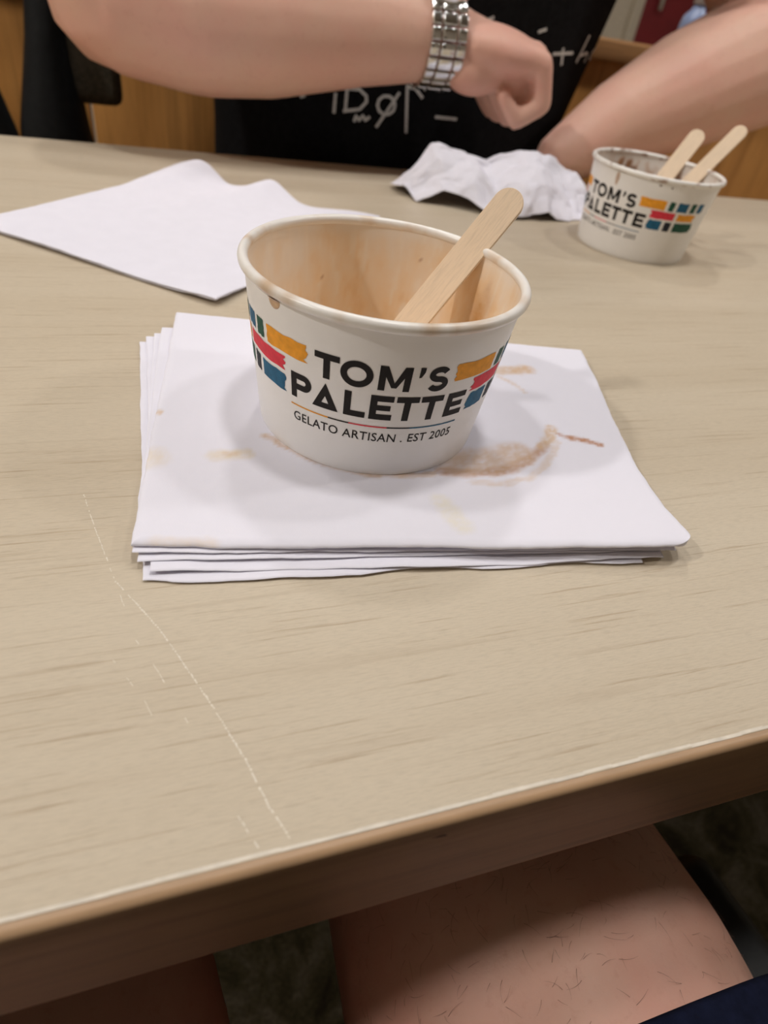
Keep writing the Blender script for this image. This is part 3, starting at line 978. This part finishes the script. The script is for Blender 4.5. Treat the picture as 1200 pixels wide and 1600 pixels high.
# ---- diner across the table
per = thing('person', 'seated person in a black T-shirt with white handwriting, arms bent, wearing a steel watch', 'person', (25.5, 80, FLOOR))
SR, ER, WR = (8, 76.5, 34), (-1.0, 63.2, 9.9), (24.3, 60.6, 10.1)      # his right arm: image left
SL, EL, WL = (43.5, 76.5, 34), (67.8, 68.0, 13.4), (41.0, 65.0, 1.5)
bm = bmesh.new()
ring_loft(bm, [(-24, 25.5, 80, 16, 11), (-10, 25.5, 79, 17, 11), (5, 25.5, 77.5, 17, 9.6), (20, 25.5, 77, 17.5, 9.5), (30, 25.5, 77.3, 16.5, 8.5), (36, 25.5, 77.5, 12, 6.5), (40, 25.5, 77, 7, 6)])
chain(bm, [((25.5, 77, 34), 6.5), ((25.5, 75.5, 46), 5.6)])
add_ell(bm, (25.5, 74.5, 55.5), (7.4, 9.2, 9.6)); add_ell(bm, (25.5, 71.5, 48.5), (5.4, 6.2, 5.6))
add_cap(bm, (25.5, 65.6, 54.5), (25.5, 64.1, 51.0), .8, 1.25); add_ell(bm, (25.5, 66.2, 47.6), (2.3, .9, .75)); add_ell(bm, (25.5, 66.6, 44.6), (2.4, 1.6, 1.6))
for sx in (-1, 1):
    add_ell(bm, (25.5 + sx * 7.5, 75.5, 53.5), (.8, 1.9, 3.1))
    add_ell(bm, (25.5 + sx * 3.3, 66.7, 56.8), (2.2, 1.0, .55))
chain(bm, [((15, 77.3, 33), 6), (SR, 6.2), ((4.5, 70, 22.5), 5.3), (ER, 4.7)])
chain(bm, [(ER, 5.3), ((5.0, 62.2, 9.4), 5.5), ((10, 61.6, 9.5), 5.1), ((17, 60.9, 9.9), 3.9), (WR, 2.85)])
chain(bm, [((36, 77.3, 33), 6), (SL, 6.2), ((56, 72.0, 24.5), 5.6), (EL, 5.5)])
chain(bm, [(EL, 6.5), ((60.5, 67.2, 11.0), 6.3), ((54.0, 66.6, 8.3), 5.6), ((47, 65.8, 5.2), 4.1), (WL, 2.75)])
# right fist: palm, four curled fingers, thumb on the far side
add_ell(bm, (28.4, 59.9, 9.9), (5.0, 3.7, 1.95), Matrix.Rotation(math.radians(6), 4, 'Y'))
add_cap(bm, WR, (27.0, 60.3, 9.9), 2.6, 2.2)
add_ell(bm, (26.4, 58.6, 8.3), (2.6, 1.7, 1.7))                         # heel of the hand, little-finger side
for k, (yk, sc_) in enumerate(((57.3, .86), (59.0, .97), (60.8, 1.03), (62.5, .97))):
    kn = (32.0 - .25 * (k == 0), yk, 10.0 - .25 * (k == 0))
    pip = (33.2 - .5 * (k == 0), yk - .1, 6.9)
    dip = (30.6, yk - .05, 5.5)
    tipp = (29.1, yk + .1, 7.0)
    chain(bm, [((29.2, 60 + (yk - 60) * .8, 10.0), 1.2), (kn, 1.18 * sc_), (pip, 1.02 * sc_), (dip, .92 * sc_), (tipp, .82 * sc_)])
add_ell(bm, (30.3, 60.8, 7.7), (1.9, 3.0, 1.9))
chain(bm, [((26.3, 62.3, 9.3), 1.6), ((28.3, 64.2, 8.0), 1.25), ((31.0, 64.3, 6.6), 1.08), ((33.0, 63.2, 5.7), .95)])
# left hand dropping behind the far table edge, fingers half curled
add_ell(bm, (37.2, 65.2, -2.2), (3.9, 1.5, 3.0), Matrix.Rotation(math.radians(-36), 4, 'Y'))
add_cap(bm, WL, (38.8, 65.1, -.6), 2.4, 1.6)
for k in range(4):
    L = (.92, 1.05, 1.0, .82)[k]
    bz = -1.6 - 1.55 * k; bx = 34.6 + .75 * k
    chain(bm, [((bx + 1.6, 65.2, bz - .3), 1.0), ((bx, 65.0, bz - .9), .95), ((bx - 2.0 * L, 64.4, bz - 2.0), .86), ((bx - 2.4 * L, 64.3, bz - 3.5 * L), .76)])
chain(bm, [((38.6, 64.6, -.6), 1.2), ((36.2, 64.0, -.2), 1.0), ((34.0, 64.0, -.8), .88)])
# legs
for hx, kx in ((17.5, 21.0), (33.5, 38.0)):
    chain(bm, [((hx, 80, -21.5), 7.4), ((kx, 49, -21), 5.8), ((kx, 52, -66), 3.8)])
body = remesh('body', bm, M_skin, per, .30, 7, .5)

def elbow_fix(o): return o
# T-shirt
bm = bmesh.new()
ring_loft(bm, [(-26, 25.5, 79.5, 18.3, 12.8), (-12, 25.5, 78.8, 18.6, 12.4), (0, 25.9, 77.6, 18.9, 11.6), (8, 26.8, 77.2, 20.0, 11.2), (16, 27.4, 77, 21.3, 11.0), (26, 26.3, 77.2, 20.6, 10.4), (33, 25.5, 77.4, 17.5, 9), (38, 25.5, 77.3, 9.5, 7.4)], 64)
chain(bm, [((16, 77.3, 32), 6.8), (SR, 7.2), ((4.2, 69.6, 21.6), 7.0)])
chain(bm, [((35, 77.3, 32), 6.8), (SL, 7.2), ((56.0, 71.6, 23.4), 7.3)])
for v in bm.verts:
    v.co += Vector((.35 * fbm(v.co.x * .1, v.co.z * .12, 1), .5 * fbm(v.co.x * .12, v.co.z * .10, 7), 0))
shirt = remesh('t_shirt', bm, M_black_cloth, per, .6, 5)
# trousers, shoes
bm = bmesh.new()
add_ell(bm, (25.5, 81, -20), (18.6, 13, 9.8))
for hx, kx in ((17.5, 21.0), (33.5, 38.0)):
    chain(bm, [((hx, 80, -21), 8.8), ((kx, 49, -21.2), 7.2), ((kx, 52, -66), 5.2)])
remesh('trousers', bm, M_trouser, per, .8, 5)
for kx in (21.0, 38.0):
    bm = bmesh.new()
    add_ell(bm, (kx, 46.5, FLOOR + 3.6), (4.4, 12, 3.4)); add_cap(bm, (kx, 52, FLOOR + 5), (kx, 52, FLOOR + 10), 4.6, 4.9)
    for v in bm.verts: v.co.z = max(v.co.z, FLOOR + .2)
    remesh('shoe', bm, M_shoe, per, .5, 4)
# hair, eyes
bm = bmesh.new()
add_ell(bm, (25.5, 75.6, 57.6), (7.9, 9.4, 9.0)); add_ell(bm, (25.5, 79.5, 52), (7.2, 6.2, 8))
for v in bm.verts:
    if v.co.y < 68.4: v.co.y = 68.4 + (v.co.y - 68.4) * .15
remesh('hair', bm, M_hair, per, .5, 3)
for sx in (-1, 1):
    bm = bmesh.new(); add_ell(bm, (25.5 + sx * 3.2, 66.6, 55.3), (1.35, 1.0, .75)); e = bm_obj('eye', bm, M_eye, per)
    bm = bmesh.new(); add_ell(bm, (25.5 + sx * 3.2, 65.75, 55.2), (.55, .22, .55)); bm_obj('iris', bm, M_iris, e)
bm = bmesh.new(); add_ell(bm, (25.5, 65.5, 48.0), (2.2, .5, .28)); add_ell(bm, (25.5, 65.5, 47.3), (1.9, .5, .34)); bm_obj('lips', bm, M_lip_skin, per)

# white handwriting on the shirt
INK = [[(16.92, 4.65), (16.89, 3.02)], [(17.9, 5.09), (17.9, 3.32)], [(17.6, 5.09), (19.0, 5.2), (19.7, 4.75), (19.77, 4.3), (19.21, 3.65), (17.7, 3.3)],
       [(18.8, 2.56), (18.92, 3.1), (19.26, 2.73), (19.57, 3.18), (19.85, 2.8), (20.23, 3.16)],
       [(22.5, 4.35), (22.41, 3.89), (22.02, 3.56), (21.5, 3.5), (21.04, 3.73), (20.82, 4.16), (20.92, 4.62), (21.29, 4.94), (21.81, 5.0), (22.27, 4.78), (22.5, 4.36)],
       [(20.94, 2.35), (22.76, 5.4)], [(23.39, 6.07), (23.94, 2.18)], [(23.48, 5.93), (24.24, 5.86), (25.07, 5.19)], [(26.6, 3.82), (28.89, 3.83)],
       [(39.46, 10.5), (39.9, 9.1)], [(38.28, 9.93), (41.11, 10.2)], [(43.02, 11.76), (42.12, 9.45)], [(42.5, 10.04), (43.6, 10.3), (44.0, 10.11), (43.9, 9.44)],
       [(45.9, 10.81), (45.1, 10.3), (45.0, 9.8), (45.7, 9.71)], [(29.82, 11.58), (30.67, 11.95)], [(35.77, 11.41), (36.68, 11.73)], [(13.85, 3.87), (14.28, 4.04)]]
dgm = bmesh.new(); dgm.from_mesh(shirt.data)
for v in dgm.verts: v.co = v.co / S + ORG[per.name]
bvh = BVHTree.FromBMesh(dgm)
def on_shirt(x, z):
    hit = bvh.ray_cast(Vector((x, 30, z)), Vector((0, 1, 0)))
    if hit[0] is None: return None
    return hit[0] + hit[1] * (.07 if hit[1].y < 0 else -.07)
for pts in INK:
    P = []
    for a, b in zip(pts[:-1], pts[1:]):
        a, b = Vector(a), Vector(b); k = max(1, int((b - a).length / .15))
        P += [a.lerp(b, i / k) for i in range(k)]
    P.append(Vector(pts[-1]))
    V, F = [], []
    ok = True
    for i, p in enumerate(P):
        a, b = P[max(0, i - 1)], P[min(len(P) - 1, i + 1)]
        d = (b - a).normalized(); nn = Vector((-d.y, d.x)) * .13
        for q in (p - nn, p + nn):
            h = on_shirt(q.x, q.y)
            if h is None: ok = False; break
            V.append(tuple(h))
        if not ok: break
    if not ok: continue
    F = [(2 * i, 2 * i + 2, 2 * i + 3, 2 * i + 1) for i in range(len(P) - 1)]
    mesh('handwriting', V, F, M_shirt_ink, shirt)
dgm.free()

# ---- steel watch on his right wrist
wc = Vector((23.4, 60.75, 10.05)); axis = (Vector(WR) - Vector((17, 60.9, 9.9))).normalized()
wt = thing('wrist_watch', 'polished steel wrist watch with link bracelet on the fist arm of the diner', 'watch', tuple(wc))
up = Vector((0, -.25, 1)); up = (up - axis * up.dot(axis)).normalized(); sd = axis.cross(up)
RWX, RWZ = 3.45, 3.4
nl = 22
for k in range(nl):
    a = 2 * PI * (k + .5) / nl
    if abs(((a - PI / 2 + PI) % (2 * PI)) - PI) < .42: continue
    c_ = wc + sd * RWX * math.cos(a) + up * RWZ * math.sin(a)
    out = (sd * math.cos(a) + up * math.sin(a)).normalized(); tg = axis.cross(out)
    R3 = Matrix((tuple(axis), tuple(tg), tuple(out))).transposed().to_4x4()
    for q, (off, wd) in enumerate(((-1.1, .8), (0, 1.25), (1.1, .8))):
        b2 = box_bm(off - wd / 2 * .96, off + wd / 2 * .96, -.43, .43, -.17, .17 + (.04 if q == 1 else 0), .09, 2)
        b2.transform(Matrix.Translation(c_) @ R3)
        lk = bm_obj('bracelet_link', b2, M_steel, wt)
out = up; tg = axis.cross(out)
R3 = Matrix((tuple(axis), tuple(tg), tuple(out))).transposed().to_4x4()
def watch_lathe(name, prof, mat, parent=wt, n=48):
    V, F = lathe(prof, n, True)
    V = [tuple(Matrix.Translation(wc + up * 3.15) @ R3 @ Vector(v)) for v in V]
    return mesh(name, V, F, mat, parent)
autosmooth(watch_lathe('case', [(.01, -.1), (1.95, -.1), (2.05, .1), (2.05, .75), (1.9, .9), (.01, .9)], M_steel), 40)
autosmooth(watch_lathe('bezel', [(1.55, .9), (1.9, .9), (1.85, 1.08), (1.6, 1.12)], M_steel), 40)
watch_lathe('dial', [(.01, .92), (1.55, .92), (1.55, .97), (.01, .97)], M_dial)
b2 = box_bm(1.95, 2.4, -.25, .25, .25, .7, .08); b2.transform(Matrix.Translation(wc + up * 3.15) @ R3); bm_obj('crown', b2, M_steel, wt)

# ---- photographer's lap
ph = thing('person', 'bare thighs of the seated photographer in navy shorts under the near table edge', 'person', (2, -10, FLOOR))
bm = bmesh.new()
add_ell(bm, (1, -33, -18), (18, 11, 9.5))
for s, hx, mx, kx in ((1, 10, 13.2, 11.2), (-1, -9, -8.2, -9.5)):
    chain(bm, [((hx, -30, -19.3), 8.7), ((mx, 3, -19.6), 8.75), ((mx - .8, 18, -18.8), 7.2), ((kx, 33, -18.0), 5.8)])
    chain(bm, [((kx, 33, -18.5), 5.6), ((kx, 31.5, -36), 5.3), ((kx, 30, -66), 3.7)])
    chain(bm, [((kx, 31, -70), 3.6), ((kx, 42, -72.2), 2.6)])
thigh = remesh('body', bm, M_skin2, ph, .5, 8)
# shorts: soft tubes with an open hem, joined over the hips
bm = bmesh.new()
def tube(bm, secs, n=48):
    rings = []
    for (cx, y, cz, a, b) in secs:
        rings.append([bm.verts.new((cx + a * math.cos(2 * PI * k / n), y, cz + b * math.sin(2 * PI * k / n))) for k in range(n)])
    for A, B in zip(rings[:-1], rings[1:]):
        for k in range(n): bm.faces.new((A[k], A[(k + 1) % n], B[(k + 1) % n], B[k]))
for hx, mx in ((10, 13.1), (-9, -8.2)):
    tube(bm, [(hx, -30, -19.3, 9.6, 9.4), (hx + (mx - hx) * .5, -14, -19.4, 9.6, 9.3), (mx, -3, -19.5, 9.7, 9.45), (mx, .75, -19.5, 9.75, 9.5), (mx, .95, -19.5, 9.65, 9.35), (mx, .7, -19.5, 9.3, 9.1), (mx, -4, -19.5, 9.2, 9.0)])
add_ell(bm, (1, -33, -18.3), (19.5, 12.2, 10.4))
for v in bm.verts: v.co.z += .18 * fbm(v.co.x * .3, v.co.y * .3, 3)
bm_obj('shorts', bm, M_navy, ph)
for kx in (11.2, -9.5):
    bm = bmesh.new(); add_ell(bm, (kx, 38, FLOOR + 3.5), (4.4, 11.5, 3.3)); add_cap(bm, (kx, 31, FLOOR + 4.5), (kx, 30.5, FLOOR + 8), 4.4, 4.6)
    for v in bm.verts: v.co.z = max(v.co.z, FLOOR + .2)
    remesh('shoe', bm, M_shoe, ph, .5, 4)
# fine leg hair
rnd = random.Random(5)
tb = bmesh.new(); tb.from_mesh(thigh.data)
for v in tb.verts: v.co = v.co / S + ORG[ph.name]
tv = BVHTree.FromBMesh(tb)
V, F = [], []
M_leghair = plain('leg_hair', (.10, .05, .03), .6)
for k in range(380):
    x, y = rnd.uniform(3.5, 21.5), rnd.uniform(1.2, 10)
    hit = tv.ray_cast(Vector((x, y, 0)), Vector((0, 0, -1)))
    if hit[0] is None or hit[1].z < .05: continue
    p, nn = hit[0], hit[1]
    d = Vector((rnd.uniform(-1, 1), rnd.uniform(-.9, .5), 0)); d = (d - nn * d.dot(nn)).normalized()
    cv = nn.cross(d) * rnd.uniform(-1, 1)
    L = rnd.uniform(.25, .75)
    pr = None
    for q in range(5):
        f = q / 4
        c_ = p + d * L * f + cv * L * .5 * f * f + nn * (.02 + .10 * math.sin(f * PI * .7))
        r = .0055 * (1 - .7 * f)
        sdv = nn.cross(d).normalized()
        b0 = len(V)
        V += [tuple(c_ + sdv * r), tuple(c_ - sdv * r), tuple(c_ + nn * r * 1.5)]
        if pr is not None:
            for m_ in range(3): F.append((pr + m_, pr + (m_ + 1) % 3, b0 + (m_ + 1) % 3, b0 + m_))
        pr = b0
tb.free()
hairs = mesh('leg_hair', V, F, M_leghair, ph); hairs['kind'] = 'stuff'

# ---- photographer's chair
ch = thing('chair', 'black padded chair under the bare thighs at the near table edge', 'chair', (8, -14, FLOOR), math.radians(8))
def lbox(name, x0, x1, y0, y1, z0, z1, mat, bev, seg=2):
    o = bm_obj(name, box_bm(x0, x1, y0, y1, z0, z1, bev, seg), mat, ch, local=True)
    return autosmooth(o, 40)
H0 = -FLOOR
lbox('seat', -26, 26.5, -25, 19.5, 42.5, 47.6, M_seat, 1.6, 4)
lbox('backrest', -21, 21, -28.5, -25.5, 56, 92, M_seat, 1.2, 3)
for x in (-21, 19):
    lbox('leg', x - 1.4, x + 1.4, 13, 15.8, 0, 42.6, M_metal_dk, .3)
    lbox('leg', x - 1.4, x + 1.4, -28, -25.2, 0, 57, M_metal_dk, .3)
lbox('seat_frame', -21.5, 20, -25, 15, 39.5, 42.6, M_metal_dk, .4)

# ------------------------------------------------------------------ things on the bench and ledge
bag = thing('backpack', 'black backpack with a broad shoulder strap standing on the bench at the left', 'backpack', (-9, 85, -30))
bm = bmesh.new()
ring_loft(bm, [(-29.6, -8.8, 86, 7.6, 6.0), (-27, -8.9, 86, 8.0, 6.4), (-14, -9.1, 86, 4.6, 5.6), (-4, -9.2, 85.5, 3.45, 5.0), (4, -8.6, 85.5, 2.0, 4.2), (12, -7.4, 85.5, 1.9, 3.2), (17, -7.2, 85.6, 1.4, 2.2)], 40)
remesh('bag_body', bm, M_black_bag, bag, .5, 3)
bm = bmesh.new()
ring_loft(bm, [(-28, -17.2, 84, 3.8, 2.4), (-12, -16.0, 83.5, 3.5, 2.2), (-5, -15.6, 83.5, 3.0, 2.0), (0, -16.6, 83.5, 2.8, 1.9), (5, -17.2, 83.5, 2.6, 1.8), (14, -17.0, 84, 2.3, 1.6)], 24)
chain(bm, [((-17, 84, 14), 1.6), ((-14, 85, 18), 1.5), ((-8, 85.5, 17.5), 1.5)])
chain(bm, [((-17, 84.5, -26.5), 2.2), ((-10, 85.5, -26.5), 2.2)])
remesh('shoulder_strap', bm, M_black_bag, bag, .45, 3)
bm = bmesh.new(); bm.free(); bm = box_bm(-7.0, -2.0, 83.2, 86, -1.3, 6.0, .9, 3)
remesh('side_pouch', bm, M_grey_bag, bag, .3, 4)
bm = bmesh.new(); chain(bm, [((-9.3, 80.3, -24), .35), ((-9.3, 80.6, -6), .35)]); bm_obj('zip', bm, M_metal_dk, bag)

bt = thing('bottle', 'pale blue plastic bottle with white cap standing on the wooden booth ledge', 'bottle', (76.6, 97, 11.0))
V, F = lathe([(.01, 0), (1.7, 0), (1.9, .3), (1.9, 3.0), (1.7, 4.0), (1.0, 4.8), (.8, 5.4), (.01, 5.4)], 32)
mesh('bottle_body', V, F, M_bottle, bt, local=True)
V, F = lathe([(.01, 5.4), (1.0, 5.4), (1.0, 6.6), (.9, 6.75), (.01, 6.75)], 32)
mesh('cap', V, F, M_white_pl, bt, local=True)
V, F = lathe([(1.92, .5), (1.95, .5), (1.95, 1.8), (1.92, 1.8)], 32, True)
mesh('label_band', V, F, M_white_pl, bt, local=True)
